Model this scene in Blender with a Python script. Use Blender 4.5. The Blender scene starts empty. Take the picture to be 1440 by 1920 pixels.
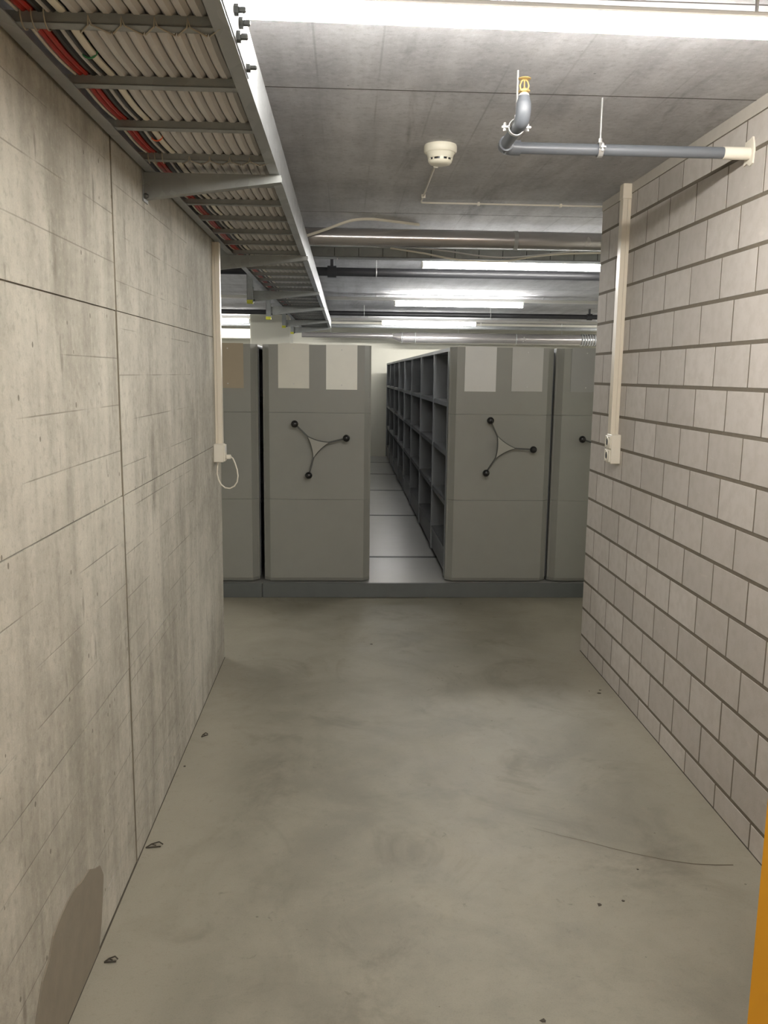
import bpy, math, random
from mathutils import Vector, Matrix
random.seed(7)
S = bpy.context.scene
COL = S.collection

# ---------------------------------------------------------------- camera
W, H = 2.011, 2.455                      # corridor width, ceiling height
CAM = Vector((0.6627, 0.0, 1.55))
PITCH, YAW, ROLL, FPX = 0.1617, 0.0462, 0.0125, 1585.54
cam = bpy.data.cameras.new('camera'); camo = bpy.data.objects.new('camera', cam); COL.objects.link(camo)
fwd = Vector((math.sin(YAW)*math.cos(PITCH), math.cos(YAW)*math.cos(PITCH), -math.sin(PITCH)))
rgt = Vector((math.cos(YAW), -math.sin(YAW), 0)); up = rgt.cross(fwd)
r2 = math.cos(ROLL)*rgt + math.sin(ROLL)*up; u2 = -math.sin(ROLL)*rgt + math.cos(ROLL)*up
camo.matrix_world = Matrix(((r2.x, u2.x, -fwd.x, CAM.x), (r2.y, u2.y, -fwd.y, CAM.y), (r2.z, u2.z, -fwd.z, CAM.z), (0, 0, 0, 1)))
cam.sensor_fit = 'VERTICAL'; cam.sensor_height = 36; cam.sensor_width = 27
cam.lens = FPX/1920*36; cam.clip_start = 0.02; cam.clip_end = 100
S.camera = camo

# ---------------------------------------------------------------- world and exposure
wd = bpy.data.worlds.new('world'); S.world = wd; wd.use_nodes = True
wd.node_tree.nodes['Background'].inputs[0].default_value = (0.02, 0.02, 0.022, 1)
wd.node_tree.nodes['Background'].inputs[1].default_value = 0.3
S.view_settings.view_transform = 'Standard'; S.view_settings.look = 'None'
S.view_settings.gamma = 1; S.view_settings.use_curve_mapping = False
S.view_settings.exposure = 0.0
LAMP_COL = (1.0, 0.962, 0.915)
LAMP_S = 158.0            # corridor luminaire
HALL_S = 126.0            # luminaires of the shelving hall

# ---------------------------------------------------------------- material helpers
MATS = {}
def srgb(r, g, b):
    f = lambda c: (c/255/12.92) if c/255 <= 0.04045 else ((c/255+0.055)/1.055)**2.4
    return (f(r), f(g), f(b), 1)
class NT:
    def __init__(s, name):
        s.m = bpy.data.materials.new(name); s.m.use_nodes = True; s.t = s.m.node_tree
        s.b = s.t.nodes['Principled BSDF']; MATS[name] = s.m
    def n(s, typ, **kw):
        nd = s.t.nodes.new(typ)
        for k, v in kw.items():
            if hasattr(nd, k) and k not in nd.inputs: setattr(nd, k, v)
            else: s.put(nd.inputs[k], v)
        return nd
    def put(s, sock, v):
        if hasattr(v, 'is_output'): s.t.links.new(v, sock)
        else: sock.default_value = v
    def math(s, op, a, b=0.0, c=None, clamp=False):
        nd = s.t.nodes.new('ShaderNodeMath'); nd.operation = op; nd.use_clamp = clamp
        s.put(nd.inputs[0], a); s.put(nd.inputs[1], b)
        if c is not None: s.put(nd.inputs[2], c)
        return nd.outputs[0]
    def noise(s, vec, scale, detail=4, rough=0.55, dist=0.0):
        nd = s.t.nodes.new('ShaderNodeTexNoise')
        s.put(nd.inputs['Vector'], vec); nd.inputs['Scale'].default_value = scale
        nd.inputs['Detail'].default_value = detail; nd.inputs['Roughness'].default_value = rough; nd.inputs['Distortion'].default_value = dist
        return nd.outputs['Fac']
    def scl(s, vec, sc, loc=(0, 0, 0)):
        nd = s.t.nodes.new('ShaderNodeMapping'); s.put(nd.inputs['Vector'], vec)
        nd.inputs['Scale'].default_value = sc; nd.inputs['Location'].default_value = loc
        return nd.outputs[0]
    def mix(s, f, a, b, blend='MIX'):
        nd = s.t.nodes.new('ShaderNodeMix'); nd.data_type = 'RGBA'; nd.blend_type = blend
        s.put(nd.inputs[0], f); s.put(nd.inputs[6], a); s.put(nd.inputs[7], b)
        return nd.outputs[2]
    def ss(s, v, lo, hi):          # smoothstep lo..hi -> 0..1
        nd = s.t.nodes.new('ShaderNodeMapRange'); nd.interpolation_type = 'SMOOTHSTEP'
        s.put(nd.inputs[0], v); s.put(nd.inputs[1], lo); s.put(nd.inputs[2], hi); s.put(nd.inputs[3], 0.0); s.put(nd.inputs[4], 1.0)
        return nd.outputs[0]
    def bump(s, h, strength, dist=0.01):
        nd = s.t.nodes.new('ShaderNodeBump'); nd.inputs['Strength'].default_value = strength; nd.inputs['Distance'].default_value = dist
        s.put(nd.inputs['Height'], h); s.t.links.new(nd.outputs[0], s.b.inputs['Normal'])
    def pos(s):
        g = s.t.nodes.new('ShaderNodeNewGeometry'); return g.outputs['Position']
    def xyz(s, v):
        nd = s.t.nodes.new('ShaderNodeSeparateXYZ'); s.put(nd.inputs[0], v); return nd.outputs

def plain(name, col, rough=0.5, metal=0.0, var=0.06, nscale=30, bump=0.0, coat=0.0):
    k = NT(name); p = k.pos()
    nz = k.noise(p, nscale, 3)
    c2 = tuple(max(0, c*(1-2.2*var)) for c in col[:3])+(1,); c1 = tuple(min(1, c*(1+1.2*var)) for c in col[:3])+(1,)
    k.put(k.b.inputs['Base Color'], k.mix(nz, c2, c1))
    k.put(k.b.inputs['Roughness'], k.math('MULTIPLY_ADD', nz, 0.16, rough-0.08)); k.b.inputs['Metallic'].default_value = metal
    if coat: k.b.inputs['Coat Weight'].default_value = coat
    if bump: k.bump(k.noise(p, nscale*4, 3), bump, 0.002)
    return k.m

def concrete(name, dark, light, stain, kind):
    k = NT(name); p = k.pos(); x, y, z = k.xyz(p)
    big = k.noise(p, 1.3, 3, 0.6, 0.4)
    mid = k.noise(p, 5.5, 5, 0.65)
    fine = k.noise(p, 42, 3, 0.65)
    grain = k.noise(p, 240, 1, 0.5)
    if kind == 'wall': stv = k.noise(k.scl(p, (5, 11, 0.9)), 1.0, 5, 0.6, 0.2)
    elif kind == 'ceiling': stv = k.noise(k.scl(p, (9, 0.8, 5)), 1.0, 5, 0.6, 0.2)
    else: stv = k.noise(p, 2.4, 6, 0.62, 0.9)
    t = k.math('ADD', k.math('MULTIPLY', big, 0.35), k.math('ADD', k.math('MULTIPLY', mid, 0.3), k.math('MULTIPLY', stv, 0.35)))
    c = k.mix(k.ss(t, 0.36, 0.64), dark, light)
    # stains
    if kind == 'wall':
        blot = k.noise(k.scl(p, (6, 6.5, 1.7), (3.1, 1.7, 0.4)), 1.0, 3, 0.55)
        c = k.mix(k.math('MULTIPLY', k.ss(blot, 0.64, 0.76), 0.55), c, stain)
        blot2 = k.noise(k.scl(p, (20, 26, 5), (1.1, 7.7, 2.4)), 1.0, 2, 0.5)
        c = k.mix(k.math('MULTIPLY', k.ss(blot2, 0.66, 0.75), 0.5), c, stain)
        pale = k.noise(k.scl(p, (9, 9, 5), (9.1, 3.7, 5.4)), 1.0, 5, 0.7)
        c = k.mix(k.math('MULTIPLY', k.ss(pale, 0.58, 0.72), 0.35), c, tuple(min(1, q*1.22) for q in light[:3])+(1,))
    elif kind == 'ceiling':
        wisp = k.noise(k.scl(p, (3.4, 0.55, 1), (0.4, 0.2, 0)), 1.0, 5, 0.65, 0.8)
        c = k.mix(k.math('MULTIPLY', k.ss(wisp, 0.6, 0.72), 0.5), c, stain)
    else:
        blot = k.noise(p, 1.9, 5, 0.7, 1.2)
        c = k.mix(k.math('MULTIPLY', k.ss(blot, 0.5, 0.7), 0.5), c, stain)
        scuff = k.noise(k.scl(p, (16, 16, 1), (4, 2, 0)), 1.0, 4, 0.7, 0.5)
        c = k.mix(k.math('MULTIPLY', k.ss(scuff, 0.64, 0.74), 0.55), c, stain)
        # dusty paler margin of unswept screed along both walls
        edge = k.math('MINIMUM', x, k.math('SUBTRACT', W, x))
        edge = k.math('ADD', edge, k.math('MULTIPLY', k.math('SUBTRACT', mid, 0.5), 0.35))
        c = k.mix(k.math('MULTIPLY', k.math('SUBTRACT', 1.0, k.ss(edge, 0.05, 0.34)), 0.5), c, tuple(min(1, q*1.3) for q in light[:3])+(1,))
    if kind != 'floor':
        c = k.mix(k.math('MULTIPLY', k.ss(fine, 0.52, 0.68), 0.22), c, stain)
        c = k.mix(k.math('MULTIPLY', k.ss(fine, 0.46, 0.32), 0.18), c, tuple(min(1, q*1.25) for q in light[:3])+(1,))
    else:
        c = k.mix(k.math('MULTIPLY', k.ss(fine, 0.55, 0.72), 0.15), c, stain)
    # pits
    v = k.t.nodes.new('ShaderNodeTexVoronoi'); k.put(v.inputs['Vector'], p if kind != 'wall' else k.scl(p, (1, 1, 0.7))); v.inputs['Scale'].default_value = 20 if kind == 'wall' else 12
    vc = k.t.nodes.new('ShaderNodeSeparateColor'); k.put(vc.inputs[0], v.outputs['Color'])
    rad = k.math('MULTIPLY', k.ss(vc.outputs[0], 0.45, 1.0), 0.085 if kind == 'wall' else 0.05)
    pit = k.math('LESS_THAN', k.math('ADD', v.outputs['Distance'], k.math('MULTIPLY', k.math('SUBTRACT', fine, 0.5), 0.09)), rad)
    pit = k.math('MULTIPLY', pit, 0.8)
    c = k.mix(pit, c, stain)
    # board marks
    hgt = k.math('ADD', k.math('MULTIPLY', fine, 0.35), k.math('ADD', k.math('MULTIPLY', stv, 0.5), k.math('MULTIPLY', grain, 0.12)))
    hgt = k.math('SUBTRACT', hgt, k.math('MULTIPLY', pit, 0.9))
    if kind == 'wall':
        sh = k.math('MULTIPLY', k.math('GREATER_THAN', y, 2.524), 0.048)
        ph = k.math('FRACT', k.math('DIVIDE', k.math('ADD', k.math('SUBTRACT', z, 1.183-1.34), sh), 0.134))
        d = k.math('MULTIPLY', k.math('MINIMUM', ph, k.math('SUBTRACT', 1.0, ph)), 0.134)
        brk = k.ss(k.noise(k.scl(p, (1, 1.6, 5)), 1.6, 3, 0.6), 0.40, 0.56)
        ln = k.math('MULTIPLY', k.math('SUBTRACT', 1.0, k.ss(d, 0.0006, 0.0024)), brk)
        ln = k.math('MULTIPLY', ln, k.math('LESS_THAN', y, 3.66))
        c = k.mix(k.math('MULTIPLY', ln, 0.5), c, stain)
        hgt = k.math('SUBTRACT', hgt, k.math('MULTIPLY', ln, 0.6))
    if kind == 'ceiling':
        ph = k.math('FRACT', k.math('DIVIDE', x, 0.19))
        d = k.math('MULTIPLY', k.math('MINIMUM', ph, k.math('SUBTRACT', 1.0, ph)), 0.19)
        brk = k.ss(k.noise(k.scl(p, (5, 0.7, 1)), 1.3, 3, 0.6), 0.45, 0.65)
        ln = k.math('MULTIPLY', k.math('SUBTRACT', 1.0, k.ss(d, 0.001, 0.005)), brk)
        c = k.mix(k.math('MULTIPLY', ln, 0.35), c, stain)
    c = k.mix(k.math('MULTIPLY', k.math('SUBTRACT', grain, 0.5), 0.35), c, (0, 0, 0, 1))
    k.put(k.b.inputs['Base Color'], c)
    if kind == 'floor': k.put(k.b.inputs['Roughness'], k.math('MULTIPLY_ADD', mid, 0.3, 0.38))
    else: k.b.inputs['Roughness'].default_value = 0.85
    k.b.inputs['Specular IOR Level'].default_value = 0.35
    k.bump(hgt, 0.35 if kind != 'floor' else 0.12, 0.006)
    return k.m

M_WALL = concrete('concrete_wall', srgb(148, 144, 132), srgb(190, 186, 173), srgb(106, 102, 90), 'wall')
M_CEIL = concrete('concrete_ceiling', srgb(172, 172, 174), srgb(206, 206, 208), srgb(122, 121, 121), 'ceiling')
M_FLOOR = concrete('concrete_floor', srgb(119, 115, 102), srgb(141, 136, 122), srgb(97, 92, 78), 'floor')
M_HALLWALL = plain('cream_wall', srgb(205, 203, 190), 0.8, 0, 0.05, 2.5)
M_MORTAR = plain('mortar', srgb(112, 104, 91), 0.95, 0, 0.12, 60, 0.4)
M_RENDER = plain('render_band', srgb(190, 184, 174), 0.85, 0, 0.05, 25, 0.2)

def brick_mat():
    k = NT('sand_lime_brick'); p = k.pos()
    oi = k.t.nodes.new('ShaderNodeObjectInfo')
    nz = k.noise(p, 22, 5, 0.6); fine = k.noise(p, 180, 2)
    c = k.mix(oi.outputs['Random'], srgb(182, 176, 169), srgb(199, 193, 186))
    c = k.mix(k.math('MULTIPLY', k.ss(nz, 0.35, 0.7), 0.3), c, srgb(160, 153, 141))
    sc = k.noise(k.scl(p, (1, 3, 9)), 4, 3)
    c = k.mix(k.math('MULTIPLY', k.ss(sc, 0.64, 0.74), 0.3), c, srgb(205, 199, 188))
    k.put(k.b.inputs['Base Color'], c); k.b.inputs['Roughness'].default_value = 0.82
    k.b.inputs['Specular IOR Level'].default_value = 0.3
    k.bump(k.math('ADD', k.math('MULTIPLY', nz, 0.5), k.math('MULTIPLY', fine, 0.4)), 0.25, 0.003)
    return k.m
M_BRICK = brick_mat()

def galv(name, col, rough=0.38, scale=28, metal=0.45):
    k = NT(name); p = k.pos()
    v = k.t.nodes.new('ShaderNodeTexVoronoi'); k.put(v.inputs['Vector'], k.scl(p, (1, 0.5, 1))); v.inputs['Scale'].default_value = scale
    sc = k.t.nodes.new('ShaderNodeSeparateColor'); k.put(sc.inputs[0], v.outputs['Color'])
    nz = k.noise(p, 9, 4)
    t = k.math('ADD', k.math('MULTIPLY', sc.outputs[0], 0.4), k.math('MULTIPLY', nz, 0.6))
    k.put(k.b.inputs['Base Color'], k.mix(t, tuple(q*0.72 for q in col[:3])+(1,), col))
    k.put(k.b.inputs['Roughness'], k.math('MULTIPLY_ADD', sc.outputs[1], 0.16, rough-0.06)); k.b.inputs['Metallic'].default_value = metal
    return k.m
M_GALV = galv('galvanised_steel', srgb(178, 181, 182))
M_GALVDARK = galv('weathered_galvanised_steel', srgb(158, 160, 157), 0.5, 28, 0.3)
M_DUCT = plain('spiral_duct_steel', srgb(176, 172, 170), 0.24, 0.7, 0.03, 5)
M_FASCIA = plain('fascia_grey', srgb(104, 108, 107), 0.4, 0.2, 0.06, 14)
M_PANEL = plain('grey_powder_coat', srgb(141, 141, 135), 0.42, 0, 0.03, 12)
M_SHELF = plain('grey_shelf_coat', srgb(142, 145, 147), 0.4, 0, 0.03, 12)
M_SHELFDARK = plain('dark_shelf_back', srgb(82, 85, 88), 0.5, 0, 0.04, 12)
M_PLATFORM = plain('platform_vinyl', srgb(150, 150, 146), 0.32, 0, 0.05, 6)
M_RAIL = plain('track_rail_steel', srgb(96, 98, 96), 0.4, 0.7, 0.06, 20)
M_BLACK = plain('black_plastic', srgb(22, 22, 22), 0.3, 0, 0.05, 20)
M_BLACKPIPE = plain('black_pipe', srgb(38, 38, 40), 0.45, 0, 0.05, 20)
M_WHITEP = plain('white_plastic', srgb(226, 220, 205), 0.4, 0, 0.03, 15)
M_CREAMP = plain('cream_trunking', srgb(222, 213, 195), 0.35, 0, 0.03, 15)
M_DETECT = plain('detector_plastic', srgb(226, 222, 204), 0.4, 0, 0.02, 15)
M_PVC = plain('grey_pvc', srgb(98, 102, 107), 0.38, 0, 0.03, 15)
M_BRASS = plain('brass', srgb(196, 170, 112), 0.35, 0.5, 0.06, 40)
M_ZINC = plain('zinc_fixing', srgb(214, 214, 212), 0.3, 0.6, 0.05, 40)
M_CABLE = plain('grey_cable', srgb(196, 192, 187), 0.55, 0, 0.05, 18)
M_RED = plain('red_cable', srgb(170, 44, 30), 0.45, 0, 0.06, 18)
M_BLKCABLE = plain('black_cable', srgb(40, 38, 36), 0.5, 0, 0.06, 18)
M_WHITECABLE = plain('white_cable', srgb(222, 215, 198), 0.5, 0, 0.04, 18)
M_GREEN = plain('green_tie', srgb(64, 140, 92), 0.4)
M_ORANGE = plain('orange_tie', srgb(240, 110, 70), 0.4)
M_CORD = plain('lacing_cord', srgb(170, 160, 142), 0.8)
M_YELLOWCAP = plain('yellow_cap', srgb(206, 204, 70), 0.4)
M_YELLOW = plain('yellow_paint', srgb(235, 166, 40), 0.4, 0, 0.03, 8)
M_HOUSING = plain('lamp_housing', srgb(228, 226, 220), 0.45, 0, 0.02, 10)
M_PATCH = plain('repair_mortar', srgb(133, 125, 110), 0.9, 0, 0.10, 14, 0.4)
M_DARKBIT = plain('dark_debris', srgb(62, 56, 46), 0.8)
M_CRACK = plain('crack_fill', srgb(92, 84, 70), 0.9)
M_JOINT = plain('dark_joint', srgb(84, 81, 76), 0.9)
M_SEAM = plain('wall_seam', srgb(132, 125, 110), 0.9, 0, 0.2, 9)
M_GAP = plain('dark_foot_strip', srgb(66, 60, 50), 0.9)
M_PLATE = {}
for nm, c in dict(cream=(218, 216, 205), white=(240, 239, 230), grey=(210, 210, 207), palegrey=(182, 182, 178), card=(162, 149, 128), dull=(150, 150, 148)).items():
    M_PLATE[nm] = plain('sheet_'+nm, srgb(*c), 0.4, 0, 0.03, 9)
def emis(name, col, s):
    k = NT(name); k.b.inputs['Base Color'].default_value = (0.8, 0.8, 0.8, 1)
    k.b.inputs['Emission Color'].default_value = (*col, 1); k.b.inputs['Emission Strength'].default_value = s
    return k.m
M_LAMP = emis('lamp_diffuser_corridor', LAMP_COL, LAMP_S)
M_LAMPH = emis('lamp_diffuser_hall', (1.0, 0.975, 0.94), HALL_S)

# ---------------------------------------------------------------- mesh helpers
class MB:
    def __init__(s): s.v = []; s.f = []
    def add(s, vs, fs):
        o = len(s.v); s.v += [Vector(v) for v in vs]; s.f += [tuple(i+o for i in f) for f in fs]; return s
    def box(s, x0, x1, y0, y1, z0, z1):
        return s.add([(x, y, z) for x in (x0, x1) for y in (y0, y1) for z in (z0, z1)],
                     [(0, 1, 3, 2), (4, 6, 7, 5), (0, 4, 5, 1), (2, 3, 7, 6), (0, 2, 6, 4), (1, 5, 7, 3)])
    def cbox(s, x0, x1, y0, y1, z0, z1, c=0.003):
        """box with chamfered edges"""
        P = {}; vs = []; lo = (x0, y0, z0); hi = (x1, y1, z1)
        for ix in (0, 1):
            for iy in (0, 1):
                for iz in (0, 1):
                    for ax in range(3):
                        p = [0, 0, 0]
                        for a, i in enumerate((ix, iy, iz)):
                            e = hi[a] if i else lo[a]
                            p[a] = e if a == ax else (e-c if i else e+c)
                        P[(ix, iy, iz, ax)] = len(vs); vs.append(tuple(p))
        fs = []
        for ax in range(3):
            b, d = [a for a in range(3) if a != ax]
            for sd in (0, 1):
                q = []
                for (i, j) in ((0, 0), (1, 0), (1, 1), (0, 1)):
                    k = [0, 0, 0]; k[ax] = sd; k[b] = i; k[d] = j; q.append(P[(*k, ax)])
                fs.append(tuple(q))
        for ax in range(3):           # edges along ax
            b, d = [a for a in range(3) if a != ax]
            for i in (0, 1):
                for j in (0, 1):
                    k0 = [0, 0, 0]; k1 = [0, 0, 0]; k0[b] = k1[b] = i; k0[d] = k1[d] = j; k1[ax] = 1
                    fs.append((P[(*k0, b)], P[(*k1, b)], P[(*k1, d)], P[(*k0, d)]))
        for ix in (0, 1):
            for iy in (0, 1):
                for iz in (0, 1): fs.append(tuple(P[(ix, iy, iz, a)] for a in range(3)))
        return s.add(vs, fs)
    def tube(s, pts, r, n=8, cap=True, flat=1.0):
        pts = [Vector(p) for p in pts]; rs = r if isinstance(r, (list, tuple)) else [r]*len(pts)
        o = len(s.v); prev = None
        for i, p in enumerate(pts):
            t = (pts[min(i+1, len(pts)-1)]-pts[max(i-1, 0)]).normalized()
            if prev is None:
                a = Vector((0, 0, 1)) if abs(t.z) < 0.9 else Vector((1, 0, 0))
            else: a = prev
            b = t.cross(a).normalized(); a = b.cross(t).normalized(); prev = a
            for k in range(n):
                th = 2*math.pi*(k+0.5)/n
                s.v.append(p + (a*math.cos(th)*flat + b*math.sin(th))*rs[i])
        for i in range(len(pts)-1):
            for k in range(n):
                k2 = (k+1) % n
                s.f.append((o+i*n+k, o+i*n+k2, o+(i+1)*n+k2, o+(i+1)*n+k))
        if cap:
            s.f.append(tuple(o+k for k in reversed(range(n)))); e = o+(len(pts)-1)*n
            s.f.append(tuple(e+k for k in range(n)))
        return s
    def ring(s, c, axis, r, t, n=20, m=6):
        """torus"""
        c = Vector(c); w = Vector(axis).normalized(); a = w.orthogonal().normalized(); b = w.cross(a); o = len(s.v)
        for i in range(n):
            th = 2*math.pi*i/n; d = a*math.cos(th)+b*math.sin(th)
            for j in range(m):
                ph = 2*math.pi*j/m; s.v.append(c + d*(r+t*math.cos(ph)) + w*t*math.sin(ph))
        for i in range(n):
            for j in range(m):
                s.f.append((o+i*m+j, o+((i+1) % n)*m+j, o+((i+1) % n)*m+(j+1) % m, o+i*m+(j+1) % m))
        return s
    def lathe(s, prof, c, axis=(0, 0, 1), n=28):
        """prof: (radius, offset along axis)"""
        c = Vector(c); w = Vector(axis).normalized(); a = w.orthogonal().normalized(); b = w.cross(a); o = len(s.v)
        for (r, h) in prof:
            for i in range(n):
                th = 2*math.pi*i/n; s.v.append(c + (a*math.cos(th)+b*math.sin(th))*r + w*h)
        for j in range(len(prof)-1):
            for i in range(n):
                i2 = (i+1) % n; s.f.append((o+j*n+i, o+j*n+i2, o+(j+1)*n+i2, o+(j+1)*n+i))
        s.f.append(tuple(o+i for i in reversed(range(n)))); e = o+(len(prof)-1)*n; s.f.append(tuple(e+i for i in range(n)))
        return s
    def sphere(s, c, r, n=14, m=8):
        return s.lathe([(max(1e-4, r*math.sin(math.pi*j/m)), -r*math.cos(math.pi*j/m)) for j in range(m+1)], c, n=n)
    def prism(s, poly, d0, d1, axis):
        """poly in the plane across axis ('x': (y,z), 'y': (x,z), 'z': (x,y))"""
        f = {'x': lambda p, d: (d, p[0], p[1]), 'y': lambda p, d: (p[0], d, p[1]), 'z': lambda p, d: (p[0], p[1], d)}[axis]
        n = len(poly)
        return s.add([f(p, d0) for p in poly]+[f(p, d1) for p in poly],
                     [tuple(range(n)), tuple(range(2*n-1, n-1, -1))]+[(i, (i+1) % n, n+(i+1) % n, n+i) for i in range(n)])
    def mesh(s, name, mat, origin=(0, 0, 0), smooth=False):
        o = Vector(origin); me = bpy.data.meshes.new(name)
        me.from_pydata([tuple(v-o) for v in s.v], [], s.f)
        import bmesh
        bm = bmesh.new(); bm.from_mesh(me); bmesh.ops.recalc_face_normals(bm, faces=bm.faces); bm.to_mesh(me); bm.free()
        me.materials.append(mat)
        if smooth:
            me.polygons.foreach_set('use_smooth', [True]*len(me.polygons)); me.set_sharp_from_angle(angle=math.radians(40))
        return me
    def build(s, name, mat, parent=None, origin=None, smooth=False):
        """child: vertices become relative to the top thing's origin"""
        if parent is not None:
            p = parent; org = Vector((0, 0, 0))
            while p is not None: org += p.location; p = p.parent
        else: org = Vector(origin) if origin else Vector((0, 0, 0))
        ob = bpy.data.objects.new(name, s.mesh(name, mat, org, smooth)); COL.objects.link(ob)
        if parent is not None: ob.parent = parent
        else: ob.location = org
        return ob
def tag(o, label, cat, group=None):
    o['label'] = label; o['category'] = cat
    if group: o['group'] = group
    return o
def thing(name, loc, label, cat, group=None):
    o = bpy.data.objects.new(name, None); o.empty_display_size = 0.1; o.location = loc; COL.objects.link(o)
    return tag(o, label, cat, group)
def struct(o, label, cat):
    o['kind'] = 'structure'; return tag(o, label, cat)
def copy_tree(o, parent=None):
    c = o.copy(); COL.objects.link(c); c.parent = parent
    for ch in list(o.children): copy_tree(ch, c)
    return c

# ================================================================= SETTING
YB, YF = -3.0, 15.3            # corridor back wall, far wall of the hall
HXL, HXR = -4.0, 7.0           # hall side walls
YL = 4.504                     # end of the concrete wall
YR = 4.603                     # end of the brick wall
G = 0.0016                     # half joint
YD = 0.62                      # bricks start at the doorway

# floor
fl = struct(MB().box(HXL-0.2, HXR+0.2, YB-0.2, YF+0.2, -0.15, 0).build('floor', M_FLOOR), 'worn grey concrete screed floor of the corridor', 'floor')
ck = [(1.32, 2.695), (1.40, 2.647), (1.482, 2.606), (1.56, 2.560), (1.636, 2.522), (1.713, 2.489), (1.791, 2.466), (1.86, 2.458), (1.919, 2.457)]
mb = MB()
for i in range(len(ck)-1):
    (a, b), (c, d) = ck[i], ck[i+1]; w0 = 0.0007+0.0022*i/8; w1 = 0.0007+0.0022*(i+1)/8
    mb.add([(a, b-w0, 0.0006), (c, d-w1, 0.0006), (c, d+w1, 0.0006), (a, b+w0, 0.0006)], [(0, 1, 2, 3)])
mb.build('hairline_crack', M_CRACK, fl)
MB().box(-0.001, 0.005, YB, YL, -0.001, 0.0012).build('wall_joint', M_GAP, fl)  # thin dark strip along the foot of the wall
MB().box(W-0.003, W+0.001, YD, YR, -0.001, 0.001).build('wall_joint', M_GAP, fl)
# ceiling: cast panels with open joints
ce = struct(MB().box(HXL-0.2, HXR+0.2, YB-0.2, YF+0.2, H+0.012, H+0.2).build('ceiling', M_CEIL), 'grey board-marked concrete ceiling with panel joints', 'ceiling')
cy = [YB, -0.6, 0.1, 0.8, 1.5, 2.205, 2.91, 5.02, 7.6, 9.2, 12.4, YF]
for a, b in zip(cy[:-1], cy[1:]):
    MB().box(HXL, HXR, a+0.0032, b-0.0032, H, H+0.012).build('ceiling_panel', M_CEIL, ce)
    if b < YF: MB().box(HXL, HXR, b-0.0032, b+0.0032, H-0.0004, H+0.012).build('joint_filler', M_JOINT, ce)
# left concrete wall: panels cast against board formwork
wl = struct(MB().box(-0.25, -0.006, YB, YL, 0, H).build('wall_left', M_WALL), 'beige board-marked concrete wall with horizontal formwork seams', 'wall')
zs = [0, 0.111, 0.646, 1.183, 1.72, 2.257, H]
ys = [YB, -1.4, 0.05, 1.3, 2.524, YL]
for i in range(len(ys)-1):
    for j in range(len(zs)-1):
        d = random.uniform(-0.0008, 0.0008)+(0.0026 if i == len(ys)-2 else 0)
        MB().box(-0.006, 0+d, ys[i]+G*(ys[i] > YB), ys[i+1]-G*(ys[i+1] < YL), zs[j]+G*(j > 0), zs[j+1]-G*(j < len(zs)-2)).build('formwork_panel', M_WALL, wl)
MB().box(-0.005, 0.0034, 2.5210, 2.5250, 0.0, H).build('seam', M_SEAM, wl)
patch = [(2.105, 0.239), (2.14, 0.225), (2.166, 0.182), (2.15, 0.12), (2.129, 0.063), (2.10, 0.002), (1.60, 0.002), (1.63, 0.12), (1.655, 0.165), (1.70, 0.222), (1.745, 0.241), (1.778, 0.276), (1.83, 0.288), (1.881, 0.293), (1.94, 0.29), (1.982, 0.277), (2.05, 0.27)]
MB().prism(patch, -0.003, 0.0035, 'x').build('mortar_patch', M_PATCH, wl)

# right brick wall
LB, CB, ZB = 0.2725, 0.1572, 1.9843
wr = struct(MB().box(W+0.0009, W+0.20, YD, YR-0.004, 0, H).build('wall_right', M_MORTAR), 'pale grey sand-lime brick wall with open mortar joints', 'wall')
full = None
hz, hy = 0.0070, 0.0046
def brick(y0, y1, z0, z1, me=None):
    """brick face proud of the mortar; origin at its lower far corner"""
    x0, x1, c = W, W+0.05, 0.0006
    vs = [(x0, y0+c, z0+c), (x0, y1-c, z0+c), (x0, y1-c, z1-c), (x0, y0+c, z1-c), (x0+c, y0, z0), (x0+c, y1, z0), (x0+c, y1, z1), (x0+c, y0, z1),
          (x1, y0, z0), (x1, y1, z0), (x1, y1, z1), (x1, y0, z1)]
    fs = [(0, 1, 2, 3), (0, 4, 5, 1), (1, 5, 6, 2), (2, 6, 7, 3), (3, 7, 4, 0), (4, 8, 9, 5), (5, 9, 10, 6), (6, 10, 11, 7), (7, 11, 8, 4)]
    if me is None:
        m = MB().add(vs, fs); me = m.mesh('brick', M_BRICK, (W, y0, z0))
    ob = bpy.data.objects.new('brick', me); COL.objects.link(ob); ob.parent = wr
    ob.location = (W+random.uniform(-0.0004, 0.0002), y0, z0); ob.rotation_euler = (random.uniform(-0.002, 0.002), 0, random.uniform(-0.0008, 0.0008))
    return me
ZT = H-0.045
for k in range(-3, 13):
    zt = ZB-k*CB; zb = zt-CB
    z0 = max(zb+hz, 0.002); z1 = min(zt-hz, ZT-0.003)
    off = 0.2445 if k % 2 else 0.094
    n0 = math.floor((YD-off)/LB)
    for n in range(n0, 40):
        a = off+n*LB; b = a+LB
        y0 = max(a+hy, YD+0.002); y1 = min(b-hy, YR)
        if y1-y0 < 0.02: continue
        isfull = abs((y1-y0)-(LB-2*hy)) < 1e-4 and abs((z1-z0)-(CB-2*hz)) < 1e-4
        if isfull and full is not None: brick(y0, y1, z0, z1, full)
        else:
            me = brick(y0, y1, z0, z1)
            if isfull: full = me
MB().box(W-0.003, W+0.05, YD, YR+0.001, ZT, H).build('render_strip', M_RENDER, wr)['label'] = 'pale render strip closing the gap under the ceiling'
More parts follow.
